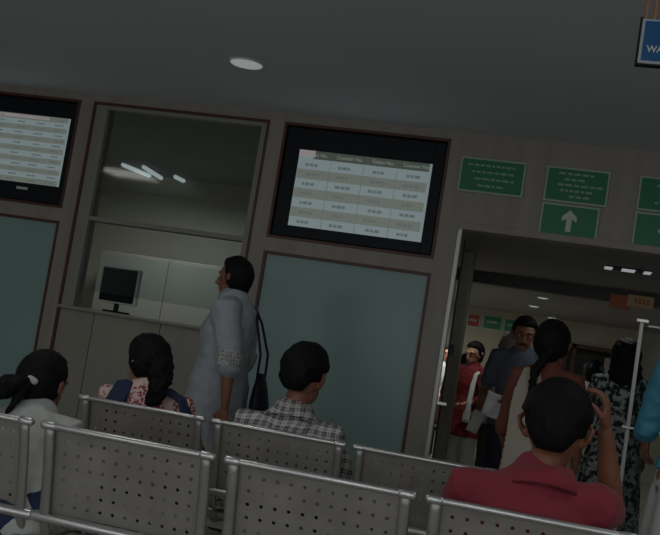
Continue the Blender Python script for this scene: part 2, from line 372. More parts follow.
# hanging blue sign
t = empty('hanging_sign', (.40, 3.5, 2.335), 0, 'small blue hanging sign with white letters, hung from the ceiling at top right', 'sign')
boxes('sign_frame', M['signgrey'], [(-.293, .293, 0, .03, 0, .158)], t, bevel=.003)
boxes('edge_strip', M['black'], [(-.30, -.293, 0, .03, -.004, .164), (-.3, .3, .001, .03, -.006, -.001)], t)
boxes('sign_face', M['blue_sign'], [(-.282, .282, -.002, .001, .010, .150)], t)
text('lettering', 'WAITING', .032, M['arrowtext'], t, V((-.198, -.003, .05)), .0008, .0006)
text('lettering', '\u2191', .045, M['arrowtext'], t, V((-.20, -.003, .105)), .0008)
b = MB(); b.path([(-.284, .015, .158), (-.284, .015, .525)], [.006], 8); b.build('hanger', M['copper'], t)
b = MB(); b.path([(-.255, .015, .158), (-.255, .015, .525)], [.006], 8); b.build('hanger', M['copper'], t)
b = MB(); b.path([(.25, .015, .16), (.25, .015, .525)], [.006], 8); b.build('hanger', M['copper'], t)
# far corridor signs
def small_sign(x0, x1, z0, z1, m, label):
    t = empty('corridor_sign', ((x0+x1)/2, 15.5, z0), 0, label, 'sign'); w = (x1-x0)/2; h = z1-z0
    boxes('sign_frame', M['signframe'], [(-w, w, -.02, 0, 0, h)], t); boxes('sign_face', m, [(-w+.015, w-.015, -.024, -.019, .015, h-.015)], t)
    boxes('lettering', M['signtext'], [(-w*.6, w*.5, -.027, -.0235, h*.45, h*.6)], t)
small_sign(-1.50, -1.30, 1.86, 2.06, M['red_sign'], 'small red sign high on the far corridor wall')
small_sign(-1.26, -.97, 1.86, 2.08, M['green'], 'small green sign on the far corridor wall beside the red one')
small_sign(-.94, -.66, 1.86, 2.07, M['green'], 'small green sign on the far corridor wall just left of the tall man')

# ------------------------------------------------------------------ lights you can see
def downlight(x, y, z, r, label, m='lamp', group=None, cat='ceiling light'):
    t = empty('ceiling_downlight', (x, y, z), 0, label, cat, group)
    n = 32
    MB().loft([[V((cos(2*pi*k/n)*rr, sin(2*pi*k/n)*rr, zz)) for k in range(n)] for rr, zz in ((r*.8, -.002), (r*.97, -.012), (r, 0))]).build('rim', M['lampoff'], t, smooth=False)
    MB().loft([[V((cos(2*pi*k/n)*rr, sin(2*pi*k/n)*rr, zz)) for k in range(n)] for rr, zz in ((r*.55, -.02), (r*.86, -.013))]).build('diffuser', M[m], t, smooth=False)
    return t
downlight(-2.137, 5.76, CZ, .115, 'round downlight in the grey ceiling above the counter window')
for x, y, q in ((-.32, 11.8, 'nearest of the three'), (-.46, 13.35, 'middle of the three'), (-.24, 15.2, 'farthest of the three')):
    downlight(x, y, OP, .075, 'small round light in the corridor ceiling, '+q, 'lamp')
t = empty('ceiling_panel_light', (.39, 8.05, OP), 0, 'striped black and white light panel in the ceiling just inside the opening', 'ceiling light')
boxes('housing', M['black'], [(-.175, .175, -.09, .09, -.01, 0)], t)
for a, b_ in ((-.175, -.115), (-.045, .055), (.12, .175)): boxes('diffuser', M['lampstrip'], [(a, b_, -.085, .085, -.014, -.009)], t)
for (xa, ya, xb, yb, q) in ((-4.79, 9.72, -4.71, 10.25, 'leftmost'), (-4.54, 9.7, -4.60, 10.32, 'middle'), (-4.34, 10.1, -4.33, 10.32, 'rightmost')):
    t = empty('tube_light', ((xa+xb)/2, (ya+yb)/2, 2.8), 0, 'tube light on the office ceiling behind the counter glass, '+q+' of the three', 'tube light')
    dx, dy = (xb-xa)/2, (yb-ya)/2
    MB().path([(-dx, -dy, -.03), (dx, dy, -.03)], [.022], 10).build('tube', M['tube'], t)
    MB().path([(-dx, -dy, -.008), (dx, dy, -.008)], [(.03, .008)], 8, lat=V((1, 0, 0))).build('fitting', M['white'], t)
# coloured boards standing for a reflection of light by the beam
# (set against the face of the beam at the far side of the alcove)
t = empty('notice_board', (.62, 9.7, 2.02), 0, 'tan notice board fixed on the dark beam above the corridor', 'notice')
boxes('board', M['tan'], [(-.12, .12, -.03, .02, 0, .11)], t, bevel=.004)
boxes('lettering', M['orange'], [(-.05+i*.035, -.03+i*.035, -.033, -.029, .03, .08) for i in range(4)], t)
t = empty('notice_board', (.44, 9.7, 1.985), 0, 'orange-brown notice board hanging below the dark beam', 'notice')
boxes('board', M['orange'], [(-.09, .09, -.01, .035, 0, .13)], t, bevel=.004)

# ------------------------------------------------------------------ counter things
t = empty('computer_monitor', (-3.42, 7.27, 1.205), R(168), 'pale computer monitor standing on the service counter ledge', 'monitor')
boxes('stand', M['black'], [(-.10, .10, -.04, .05, 0, .015), (-.02, .02, .0, .02, .015, .1)], t, bevel=.004)
boxes('casing', M['white'], [(-.18, .18, -.02, .03, .07, .36)], t, bevel=.015)
boxes('screen', M['black'], [(-.165, .165, .03, .034, .085, .345)], t)
t = empty('filing_cabinet', (-4.2, 10.0, 0), 0, 'tall brown cabinet against the back wall of the office behind the counter', 'cabinet')
boxes('body', M['wall'], [(-.7, .9, -.2, .3, 0, 1.85)], t, bevel=.01)
for a in (-.69, .11): 
    dd = boxes('door', M['jamb'], [(a, a+.78, -.22, -.2, .05, 1.82)], t, bevel=.004)
    boxes('handle', M['rail'], [(a+.7, a+.72, -.25, -.22, 1, 1.15)], dd)

# ------------------------------------------------------------------ glass partition at right
t = empty('glass_partition', (.475, 7.0, 0), 0, 'clear glass partition with slim steel post in front of the leaf print dress', 'partition')
boxes('post', M['alu'], [(-.012, .014, -.012, .012, 0, 1.70)], t, bevel=.003)
boxes('patch_clip', M['rail'], [(-.035, .045, -.02, .02, 1.695, 1.72)], t, bevel=.004)
boxes('top_rail', M['alu'], [(.045, 1.6, -.01, .01, 1.672, 1.684)], t)
boxes('pane', M['glass'], [(.014, 1.6, -.004, .004, .03, 1.672)], t)
boxes('push_bar', M['rail'], [(-.04, .22, -.05, -.03, .985, 1.0), (.2, .215, -.03, -.004, .985, 1.0), (-.01, .01, -.03, -.01, .985, 1.0)], t, bevel=.003)
boxes('bottom_rail', M['alu'], [(.014, 1.6, -.012, .012, 0, .03)], t)

# ------------------------------------------------------------------ steel waiting benches
def perf_mesh(w, h, nx, nz, r, off, thick, mx, mz):
    """perforated sheet as real holes; off(u,z)-> V"""
    bm = bmesh.new(); cache = {}
    def vt(u, z):
        k = (round(u, 5), round(z, 5))
        if k not in cache: cache[k] = bm.verts.new(off(u, z))
        return cache[k]
    xs = [-w/2]+[-w/2+mx+i*(w-2*mx)/nx for i in range(nx+1)]+[w/2]
    zs = [0]+[mz+i*(h-2*mz)/nz for i in range(nz+1)]+[h]
    for i in range(len(xs)-1):
        for j in range(len(zs)-1):
            x0, x1, z0, z1 = xs[i], xs[i+1], zs[j], zs[j+1]; xc, zc = (x0+x1)/2, (z0+z1)/2
            out = [(x0, z0), (xc, z0), (x1, z0), (x1, zc), (x1, z1), (xc, z1), (x0, z1), (x0, zc)]
            O = [vt(*p) for p in out]
            if 0 < i < len(xs)-2 and 0 < j < len(zs)-2:
                I = [vt(xc+cos(a)*r, zc+sin(a)*r) for a in [R(225+45*k) for k in range(8)]]
                for k in range(8): bm.faces.new((O[k], O[(k+1) % 8], I[(k+1) % 8], I[k]))
            else: bm.faces.new(O)
    me = bpy.data.meshes.new('perf'); bmesh.ops.recalc_face_normals(bm, faces=bm.faces); 
    m = MB(); m.bm.free(); m.bm = bm; return m
BW, BP = .568, .6235
ZT, ZB = .815, .518
def back_y(z): return (ZT-z)*.24
def seatz(v): return .43-.03*v+.035*max(0, v-.75)*0
def bench(x0, y, n, label, arms, group=None):
    root = empty('waiting_bench', (x0, y, 0), 0, label, 'bench', group)
    pm = perf_mesh(BW-.03, ZT-ZB-.02, 11, 6, .0062, lambda u, z: V((u, back_y(ZB+z)+.012+.018*cos(u/BW*pi)*1, ZB+z+.01)), .002, .03, .012)
    first = None
    for i in range(n):
        cx = BW/2+i*BP
        if first is None:
            bk = pm.build('backrest', M['panel_steel'], root, solid=.0025, smooth=False); subs = []
            b = MB(); b.path([(-BW/2-.006, 0, ZT), (BW/2+.006, 0, ZT)], [(.0105, .0105)], 14); subs.append(b.build('top_rail', M['rail'], bk, smooth=True))
            b = MB(); b.path([(-BW/2-.02, back_y(ZB), ZB-.004), (BW/2+.02, back_y(ZB), ZB-.004)], [(.017, .017)], 14); subs.append(b.build('bottom_rail', M['rail'], bk, smooth=True))
            for s in (-1, 1):
                b = MB(); zz = [ZT-.004, ZT-.03, .68, ZB, .47, .41, .375]; yy = [0, .005, .035, .067, .09, .13, .17]
                b.path([(s*(BW/2-.017), yv+.003, z) for yv, z in zip(yy, zz)], [(.018, .010)], 12, lat=V((1, 0, 0)), cap_round=False)
                subs.append(b.build('side_post', M['steel'], bk, smooth=True, bevel=0))
                b = MB(); b.path([(s*(BW/2+.004), 0, ZT), (s*(BW/2-.03), 0, ZT)], [(.0135, .0135)], 12); subs.append(b.build('end_cap', M['rail'], bk, smooth=True))
            bk.location = (cx, 0, 0)
            def so(u, v):
                t_ = v/.44; return V((u, .10+v, .435-.035*sin(t_*pi*.9)+(.0 if t_ < .85 else -(t_-.85)*.25)+.012*abs(u/.27)**2))
            st = perf_mesh(BW-.03, .44, 11, 9, .0062, so, .002, .03, .03).build('seat', M['panel_steel'], root, solid=.0025)
            sr = []
            for s in (-1, 1):
                q = MB(); q.path([(s*(BW/2-.017), .08+v, so(s*.27, v).z-.012) for v in (0, .1, .2, .3, .4, .45)], [(.017, .009)], 10, lat=V((1, 0, 0)))
                sr.append(q.build('seat_rail', M['steel'], st, smooth=True))
            st.location = (cx, 0, 0); first = (bk, subs, st, sr)
        else:
            bk = first[0].copy(); COL.objects.link(bk); bk.location = (cx, 0, 0)
            for q in first[1]: c = q.copy(); COL.objects.link(c); c.parent = bk
            st = first[2].copy(); COL.objects.link(st); st.location = (cx, 0, 0)
            for q in first[3]: c = q.copy(); COL.objects.link(c); c.parent = st
    L = (n-1)*BP+BW
    MB().box(.05, L-.05, .22, .28, .33, .37).build('beam', M['steel'], root, bevel=.006)
    for px in (.30, L-.30):
        b = MB(); b.path([(px, -.02, .02), (px, .05, .06), (px, .2, .2), (px, .25, .34)], [(.02, .014)], 10, lat=V((1, 0, 0)))
        b.path([(px, .56, .02), (px, .48, .06), (px, .32, .2), (px, .26, .34)], [(.02, .014)], 10, lat=V((1, 0, 0)))
        lg = b.build('leg', M['rail'], root, smooth=True)
        for yy in (-.02, .56):
            f = MB(); f.path([(px, yy, 0.001), (px, yy, .018)], [.022], 12, cap_round=False); f.build('foot_pad', M['black'], lg)
    for ax in arms:
        b = MB(); b.path([(ax, .11, .37), (ax, .10, .44), (ax, .115, .485), (ax, .16, .505), (ax, .36, .505), (ax, .42, .48), (ax, .435, .43), (ax, .40, .38), (ax, .3, .35)], [(.018, .007)], 10, lat=V((1, 0, 0)))
        b.build('armrest', M['rail'], root, smooth=True)
    return root
bench(-2.185, 2.95, 4, 'nearest perforated steel bench with its seat backs across the foreground', (.375, 4*BP-.02))
bench(-2.018, 4.1, 3, 'farther perforated steel bench behind the foreground bench, where the checked-shirt man sits', (-.024, 3*BP-.02))

# ------------------------------------------------------------------ people
def interp(P, Q, t): return P+(Q-P)*t
def wr(seed, amp, fx=9, fz=9, fy=9):
    o = V((seed*3.1, seed*7.7, seed*1.3))
    def f(c):
        q = V((c.x*fx, c.y*fy, c.z*fz))+o
        return amp*(noise.noise(q)+.5*noise.noise(q*2.3)-.15)
    return f
def hand_geo(b, wrist, d, nrm, thumb, curl, s=1):
    """palm + 4 fingers + thumb; d = pointing direction, nrm = palm normal (fingers curl towards it), thumb = side direction"""
    d = V(d).normalized(); nrm = V(nrm); nrm = (nrm-d*nrm.dot(d)).normalized(); th = V(thumb); th = (th-d*th.dot(d)-nrm*th.dot(nrm)).normalized()
    w = V(wrist); L = .085*s
    b.path([w, w+d*L*.35, w+d*L*.75, w+d*L], [(.024*s, .017*s), (.034*s, .016*s), (.039*s, .014*s), (.036*s, .012*s)], 12, lat=th)
    for k, (off, ln) in enumerate(((.028, .072), (.0095, .08), (-.009, .075), (-.027, .06))):
        p = w+d*L*.93+th*off*s; pts = [p-d*.02*s, p]; dd = d+th*off*2.2; a = 0
        for q, fr in enumerate((.45, .3, .25)):
            a += curl*(.5, .9, .7)[q]*(1+.12*k)
            v = dd.normalized()*cos(a)+nrm*sin(a); p = p+v*ln*fr*s; pts.append(p.copy())
        b.path(pts, [.009*s, .0088*s, .0082*s, .0075*s, .0066*s], 8)
    p = w+d*L*.22+th*.022*s; v = (th*.8+d*.75+nrm*.25).normalized(); q1 = p+v*.042*s; v2 = (d*.9+th*.25+nrm*(.3+curl*.4)).normalized(); q2 = q1+v2*.028*s; q3 = q2+(v2+nrm*.3*curl).normalized()*.022*s
    b.path([w+d*.02*s, p, q1, q2, q3], [.013*s, .0125*s, .0105*s, .0095*s, .008*s], 8)

def person(label, loc, rz, J, garments, skin='skin', hair='short', hairmat='hair', head_turn=(0, 0, 0), vox=.008, sex='m', hands=((0, 0, -1), (0, 0, -1)), curl=(.5, .5), s=1.0, cat='person', hs=1.0, seed=1, palm=None, group=None, shoes=True, hair_thick=.016, extra=None, hair_len=None):
    root = empty('person', loc, rz, label, cat, group)
    J = {k: V(v) for k, v in J.items()}
    P, C, N, H = J['pelvis'], J['chest'], J['neck'], J['head']
    SL, SR, EL, ER, WL, WR = J['sl'], J['sr'], J['el'], J['er'], J['wl'], J['wr']
    HL, HR, KL, KR, AL, AR = J['hl'], J['hr'], J['kl'], J['kr'], J['al'], J['ar']
    waist = interp(P, C, .45); sh = (SL+SR)/2; lat = (SR-SL).normalized(); hlat = (HR-HL).normalized(); mlat = (lat+hlat).normalized()
    sw = (SR-SL).length/2; f = 1 if sex == 'm' else .92
    up = (C-P).normalized()
    TP = [P-up*.07, P, waist, interp(waist, C, .55), C, interp(C, sh, .6), interp(sh, N, .22), interp(sh, N, .8)]
    TR = [(.12*s, .10*s), ((.155 if sex == 'm' else .165)*s, .112*s), (.138*s*f, .098*s), (.150*s*f, .105*s), (sw*.98, .112*s), (sw*.93, .10*s), (sw*.74, .080*s), (sw*.40, .062*s)]
    TL = [hlat, hlat, mlat, lat, lat, lat, lat, lat]
    HM = Matrix.Translation(H) @ (Matrix.Rotation(head_turn[2], 4, 'Z') @ Matrix.Rotation(head_turn[0], 4, 'X') @ Matrix.Rotation(head_turn[1], 4, 'Y')) @ Matrix.Scale(hs, 4)
    def torso(b, g=0, i0=0, i1=8):
        b.path(TP[i0:i1], [(x+g, y+g) for x, y in TR[i0:i1]], 20, lat=TL[i0:i1])
    def arm(b, side, g=0, t=2.0):
        A, E, Wr = (SL, EL, WL) if side < 0 else (SR, ER, WR)
        k = s*f; root_ = A+(sh-A)*.35
        full = [(root_, .052*k), (A, .056*k), (interp(A, E, .3), .050*k), (interp(A, E, .65), .043*k), (E, .038*k), (interp(E, Wr, .25), .039*k), (interp(E, Wr, .6), .032*k), (Wr, .024*k)]
        tt = [-.2, 0, .3, .65, 1, 1.25, 1.6, 2.0]; pts = []; rr = []
        for (p, r), q, i in zip(full, tt, range(8)):
            if q <= t+1e-6: pts.append(p); rr.append(r+g)
            else:
                a = (t-tt[i-1])/(q-tt[i-1])
                if a > .05: pts.append(interp(full[i-1][0], p, a)); rr.append(r+g*1.1)
                break
        b.path(pts, rr, 14)
    def leg(b, side, g=0, t=2.0, flare=0):
        A, E, Wr = (HL, KL, AL) if side < 0 else (HR, KR, AR)
        full = [(A, .088*s), (interp(A, E, .4), .078*s), (E, .056*s), (interp(E, Wr, .3), .057*s), (interp(E, Wr, .7), .043*s), (Wr, .036*s)]
        tt = [0, .4, 1, 1.3, 1.7, 2]; pts = []; rr = []
        for (p, r), q in zip(full, tt):
            if q <= t+1e-6: pts.append(p); rr.append(max(r+g, flare if q > 1 else 0))
        b.path(pts, rr, 14)
    # ---- body: one continuous surface
    b = MB(); torso(b)
    for sd in (-1, 1):
        arm(b, sd); leg(b, sd)
        A = AL if sd < 0 else AR; fd = (J['fl'] if 'fl' in J else V((0, 1, 0)))
        b.path([A+V((0, 0, -.02)), A+V((0, 0, -.05))+fd*.02, A+V((0, 0, -.055))+fd*.1, A+V((0, 0, -.06))+fd*.16], [(.035, .03), (.038, .03), (.042, .024), (.034, .016)], 12, lat=V((1, 0, 0)) if abs(fd.y) > .5 else V((0, 1, 0)))
    b.path([interp(sh, N, .3), N, interp(N, H, .55)+V((0, -.005, 0))], [(.066*s, .062*s), (.054*s*f, .056*s*f), (.052*s*f, .056*s*f)], 14, lat=lat)
    b.ell((0, -.008, .018), (.076, .098, .098), HM, 24, 16)
    b.ell((0, .022, -.045), (.056, .066, .068), HM, 18, 12)
    b.ell((0, .055, -.088), (.026, .026, .020), HM, 10, 8)
    b.path([HM @ V(p) for p in ((0, .088, .02), (0, .104, -.012), (0, .112, -.032), (0, .094, -.04))], [.010*hs, .011*hs, .015*hs, .010*hs], 8)
    b.path([HM @ V(p) for p in ((-.05, .068, .028), (0, .092, .03), (.05, .068, .028))], [.011*hs], 8)
    for sd in (-1, 1):
        b.path([HM @ V(p) for p in ((sd*.074, -.002, -.028), (sd*.090, -.014, -.008), (sd*.098, -.022, .014), (sd*.088, -.008, .026))], [(.009*hs, .011*hs), (.007*hs, .016*hs), (.007*hs, .018*hs), (.006*hs, .011*hs)], 8, lat=HM.to_3x3() @ V((1, 0, 0)))
        hd = V(hands[0] if sd < 0 else hands[1]); Wp = WL if sd < 0 else WR
        if palm: nr, thd = palm[0 if sd < 0 else 1]
        else: nr, thd = V((-sd, 0, 0)), V((0, 1, 0))
        hand_geo(b, Wp+hd.normalized()*.01, hd, nr, thd, curl[0 if sd < 0 else 1], s)
    b.build('body', M[skin], root, remesh=vox*.75, smooth_it=2)
    # ---- face details
    for sd in (-1, 1):
        e = MB(); e.ell((sd*.031, .071, .006), (.014, .010, .0085), HM, 12, 8); e = e.build('eye', M['eye'], root, smooth=True)
        i_ = MB(); i_.ell((sd*.031, .0785, .006), (.0055, .004, .0055), HM, 8, 6); i_.build('iris', M['iris'], e, smooth=True)
        w_ = MB(); w_.path([HM @ V(p) for p in ((sd*.014, .093, .027), (sd*.033, .089, .034), (sd*.052, .073, .027))], [.004], 6); w_.build('eyebrow', M[hairmat], root, smooth=True)
    l_ = MB(); l_.path([HM @ V(p) for p in ((-.022, .078, -.062), (0, .088, -.06), (.022, .078, -.062))], [.0045, .0065, .0045], 8); l_.build('mouth', M['lips'], root, smooth=True)
    if extra and 'moustache' in extra:
        l_ = MB(); l_.path([HM @ V(p) for p in ((-.03, .076, -.056), (0, .094, -.047), (.03, .076, -.056))], [.004, .008, .004], 8); l_.build('moustache', M[hairmat], root, smooth=True)
    # ---- hair
    th = hair_thick
    longh = hair not in ('short', 'thick')
    def line(y):
        pts = [(-1, -.80), (-.25, -.72), (.0, -.35), (.12, -.28), (.34, .42), (.6, .52), (1, .60)] if not longh else [(-1, -.95), (-.1, -.85), (.1, -.5), (.34, .45), (.6, .55), (1, .62)]
        for (a, b_), (c, d_) in zip(pts, pts[1:]):
            if y <= c: return b_+(d_-b_)*max(0, (y-a))/(c-a)
        return pts[-1][1]
    def hfn(d, q):
        sg = d.z-line(d.y)
        if not longh and d.y < .1: sg = min(sg, d.z-(-.78+.50*max(0, min(1, (abs(d.x)-.40)/.5))))
        m = max(0, min(1, sg/.30)); m = m*m*(3-2*m)*.8+.2*(1 if sg > .04 else 0)
        if not longh and abs(d.x) > .7 and -.45 < d.z < .12: m *= .2
        nn = noise.noise(V((d.x*4+seed, d.y*4, d.z*4)))*.22+noise.noise(V((d.x*13+seed, d.y*13, d.z*13)))*.10
        base = V((d.x*.077, d.y*.099-.008, d.z*.099+.018))
        if sg <= 0: return base*.88
        return base*1.0+d*(.003+m*(th*(1+.35*max(0, d.z)))*(1+nn))
    hb_ = MB(); hb_.ell((0, 0, 0), (1, 1, 1), HM, 56, 36, hfn)
    if hair in ('ponytail', 'curly', 'plait', 'long', 'bun', 'loose') : hb_.ell((0, -.052, -.045), (.060, .058, .062), HM, 16, 10)
    ho = hb_.build('hair', M[hairmat], root, remesh=.0055, smooth_it=2, disp=wr(seed, .0012, 60, 25))
    def strand(name, pts, rad, m=None, amp=.006, fq=18, parent=ho, v=.006, flat=None):
        q = MB(); q.path([V(p) for p in pts], rad, 14, lat=flat); return q.build(name, M[m or hairmat], parent, remesh=v, smooth_it=1, disp=wr(seed+2, amp, fq, fq))
    root_strand = strand
    if extra:
        for e in extra.get('strands', []) if isinstance(extra, dict) else []:
            strand(*e[:3], **(e[3] if len(e) > 3 else {}))
    # ---- garments
    for gi, g in enumerate(garments):
        k = g['k']; q = MB(); G = g.get('g', .014)
        if k == 'top':
            hem = g.get('hem', .0)       # extra length below pelvis
            torso(q, G, 0 if hem else 1, 8)
            if hem:
                rr = .165*s+G
                base = P-up*.07
                if 'sit' in J: 
                    for sd in (-1, 1): leg(q, sd, G*1.3, .4)
                else: q.path([P, P-V((0, 0, hem*.5)), P-V((0, 0, hem))], [(rr, .125*s+G), (rr*1.03+g.get('flare', 0)*.5, .13*s+g.get('flare', 0)*.5), (rr*1.05+g.get('flare', 0), .135*s+g.get('flare', 0))], 20, lat=hlat, cap_round=False)
            for sd in (-1, 1): arm(q, sd, G*.9, g.get('sleeve', .6))
            o_ = q.build(g.get('name', 'shirt'), M[g['m']], root, remesh=vox, smooth_it=3, disp=wr(seed+gi, g.get('amp', .006), 8, 13))
            if g.get('collar'):
                nn = (H-sh).normalized(); cc = interp(sh, N, .72); bk = -lat.cross(nn).normalized()
                rows = [(-.012, .066, .064, 0), (.026, .070, .066, 0), (.030, .077, .073, 0), (.004, .104, .088, .012), (-.022, .134, .102, .026)]
                c = MB(); grid = []
                for (hh, ra, rb, dr) in rows:
                    row = []
                    for i in range(33):
                        a = R(18+324*i/32); sx, cy = sin(a), cos(a)
                        row.append(cc+nn*(hh+.010-dr*abs(sx)**2-.02*max(0, cy))+lat*sx*ra*s+bk*cy*rb*s)
                    grid.append(row)
                vs = [[c.bm.verts.new(p) for p in row] for row in grid]
                for a_, b_ in zip(vs, vs[1:]):
                    for i in range(32): c.bm.faces.new((a_[i], a_[i+1], b_[i+1], b_[i]))
                co = c.build('collar', M[g['collar']], o_, smooth=True, solid=.006)
                if g.get('stripe'):
                    c = MB(); c.path([p-nn*.002 for p in grid[-1]], [.0042], 8); c.build('collar_edge', M[g['stripe']], o_, smooth=True)  # shade under the collar modelled as a dark line
            if g.get('cuff'):
                for sd in (-1, 1):
                    A, E, Wr = (SL, EL, WL) if sd < 0 else (SR, ER, WR)
                    t0 = g['sleeve']-1; c = MB(); c.path([interp(E, Wr, t0-.35), interp(E, Wr, t0)], [.074*s], 14, cap_round=False)
                    c.build('cuff', M[g['cuff']], o_, remesh=.006, smooth_it=1)
        elif k == 'legs':
            q.path([P-up*.06, P, interp(P, waist, .6)], [(.16*s, .11*s+G*.6), (.165*s+G*.4, .115*s+G*.6), (.142*s+G*.4, .10*s+G*.6)], 20, lat=hlat)
            for sd in (-1, 1): leg(q, sd, G, 2.0, g.get('flare', 0))
            q.build(g.get('name', 'trousers'), M[g['m']], root, remesh=vox, smooth_it=3, disp=wr(seed+gi+5, .005, 9, 9))
        elif k == 'skirt':
            z1 = g['z']; w0 = .17*s+G
            q.path([P+V((0, 0, .06)), P-V((0, 0, .05)), V((P.x, P.y, (P.z+z1)/2)), V((P.x, P.y, z1))], [(w0*.9, .12*s+G), (w0, .13*s+G), (w0*1.1+g.get('flare', .03)*.5, .15*s+g.get('flare', .03)*.5), (w0*1.15+g.get('flare', .03), .17*s+g.get('flare', .03))], 24, lat=hlat, cap_round=False)
            q.build(g.get('name', 'skirt'), M[g['m']], root, remesh=vox, smooth_it=3, disp=lambda c, sd=seed: .010*sin(math.atan2(c.y-P.y, c.x-P.x)*9+sd)*(1 if c.z < P.z-.1 else .2))
        elif k == 'strip':   # scarf / dupatta laid along a path
            q.path([V(p) for p in g['pts']], g['r'], 14, lat=V(g['lat']) if not isinstance(g['lat'], list) else [V(x) for x in g['lat']])
            q.build(g.get('name', 'scarf'), M[g['m']], root, remesh=vox*.8, smooth_it=1, disp=wr(seed+gi+9, .006, 14, 7, 14))
    if shoes:
        for sd in (-1, 1):
            A = AL if sd < 0 else AR; fd = (J['fl'] if 'fl' in J else V((0, 1, 0)))
            q = MB(); q.path([A+V((0, 0, -.045))-fd*.03, A+V((0, 0, -.045))+fd*.03, A+V((0, 0, -.052))+fd*.11, A+V((0, 0, -.058))+fd*.17], [(.042, .034), (.044, .036), (.048, .028), (.036, .02)], 12, lat=V((1, 0, 0)) if abs(fd.y) > .5 else V((0, 1, 0)))
            q.build('shoe', M['shoe'], root, remesh=.008, smooth_it=1)
    return root, HM

def sit(dx=0, lean=0, top=1.2, sw=.175, seatz=.43, lag=.0, kspread=.11):
    """seated, back against the rest, origin under the backrest top"""
    py = .21+lag; d = top-1.2
    return dict(sit=(0, 0, 0), pelvis=(0, py, seatz+.105), chest=(dx*.6, py+lean*.5-.015, .735+d*.5), neck=(dx, py+lean, .935+d), head=(dx*1.1, py+lean*1.15+.015, 1.085+d),
        sl=(dx-sw, py+lean*.9, .865+d), sr=(dx+sw, py+lean*.9, .865+d), el=(dx-sw-.05, py+.10+lean, .63), er=(dx+sw+.05, py+.10+lean, .63),
        wl=(-.10, py+.32, .60), wr=(.10, py+.32, .60), hl=(-.09, py+.01, seatz+.09), hr=(.09, py+.01, seatz+.09),
        kl=(-kspread, py+.43, .50), kr=(kspread, py+.43, .50), al=(-kspread-.01, py+.44, .09), ar=(kspread+.01, py+.44, .09))
def stand(h=1.65, sw=.17):
    k = h/1.7
    return dict(pelvis=(0, 0, .95*k), chest=(0, 0, 1.24*k), neck=(0, -.005, 1.455*k), head=(0, .02, 1.585*k), sl=(-sw, 0, 1.385*k), sr=(sw, 0, 1.385*k),
        el=(-sw-.05, -.01, 1.10*k), er=(sw+.05, -.01, 1.10*k), wl=(-sw-.06, .05, .86*k), wr=(sw+.06, .05, .86*k),
        hl=(-.09*k, 0, .90*k), hr=(.09*k, 0, .90*k), kl=(-.10*k, .02, .49*k), kr=(.10*k, .02, .49*k), al=(-.10*k, -.02, .09), ar=(.10*k, -.02, .09))

Hsit = ((0, 1, -.1), (0, 1, -.1)); Psit = ((V((0, 0, -1)), V((1, 0, 0))), (V((0, 0, -1)), V((-1, 0, 0))))

# 1 man in red polo (nearest, right) - right hand raised beside his face
J = sit(top=1.205, sw=.19, lean=.0, dx=.0)
J['sl'] = (-.195, .20, .845); J['sr'] = (.195, .215, .855); J['head'] = (.042, .225, 1.062); J['neck'] = (.025, .215, .935)
J['wr'] = (.195, .35, 1.075); J['er'] = (.25, .46, .83)
person('seated man seen from behind in a dusty red polo shirt, hand raised to his cheek', (-.035, 2.95, 0), 0, J,
    [dict(k='top', m='red_cloth', sleeve=.62, g=.017, collar='red_cloth', stripe='red_dark', amp=.008), dict(k='legs', m='dark_cloth', g=.012)],
    hair='short', head_turn=(R(-2), R(2), R(-6)), vox=.007, hands=((0, 1, -.1), (-.12, -.15, 1)), curl=(.3, .75),
    palm=(Psit[0], (V((-1, .1, 0)), V((-.2, -1, 0)))), s=1.03, hs=1.14, seed=3, hair_thick=.017)

# 2 man in checked shirt
J = sit(top=1.17, sw=.19, lean=.02, dx=0.01); J['sl'] = (-.20, .22, .815); J['sr'] = (.20, .22, .815); J['head'] = (.03, .25, 1.05); J['neck'] = (.01, .225, .915)
person('seated man seen from behind in a black and white checked shirt', (-1.125, 4.1, 0), 0, J,
    [dict(k='top', m='checks', sleeve=1.7, g=.017, collar='checks', amp=.009), dict(k='legs', m='denim', g=.012)],
    hair='thick', head_turn=(R(-3), 0, R(-14)), vox=.008, hands=Hsit, palm=Psit, curl=(.3, .3), s=1.0, hs=1.1, seed=11, hair_thick=.022)

# 3 woman with curly hair, motif kurta and navy dupatta
J = sit(top=1.14, sw=.18, lean=.01, dx=0); J['sl'] = (-.18, .20, .825); J['sr'] = (.18, .20, .825); J['neck'] = (0, .21, .93); J['head'] = (-.045, .235, .985); J['chest'] = (0, .19, .71)
py = .21
rt, HM = person('seated woman with curly black hair in a maroon motif kurta and navy scarf', (-1.80, 4.1, 0), 0, J,
    [dict(k='top', m='motif', sleeve=1.2, g=.016, hem=.2, amp=.007, name='kurta'), dict(k='legs', m='navy', g=.014),
     dict(k='strip', m='navy', name='scarf', lat=(1, 0, 0), pts=[(-.095, .12, .60), (-.095, .085, .70), (-.095, .07, .82), (-.095, .15, .90), (-.10, .27, .86), (-.11, .33, .70)], r=[(.052, .012), (.052, .012), (.05, .012), (.045, .016), (.045, .012), (.05, .012)]),
     dict(k='strip', m='navy', name='scarf_end', lat=(0, 1, 0), pts=[(.12, .15, .895), (.19, .15, .865), (.235, .15, .78), (.245, .17, .62)], r=[(.05, .014), (.055, .014), (.055, .014), (.06, .014)])],
    skin='skin_pale', hair='curly', sex='f', head_turn=(R(-8), 0, R(64)), vox=.008, hands=Hsit, palm=Psit, curl=(.3, .3), s=.95, hs=1.0, seed=21, hair_thick=.024,
    extra=dict(strands=[('ponytail', [(.02, .20, 1.01), (.075, .13, .985), (.095, .08, .94), (.10, .055, .88), (.085, .05, .835), (.08, .045, .805)], [.06, .062, .056, .044, .026, .012], dict(amp=.013, fq=30))]))

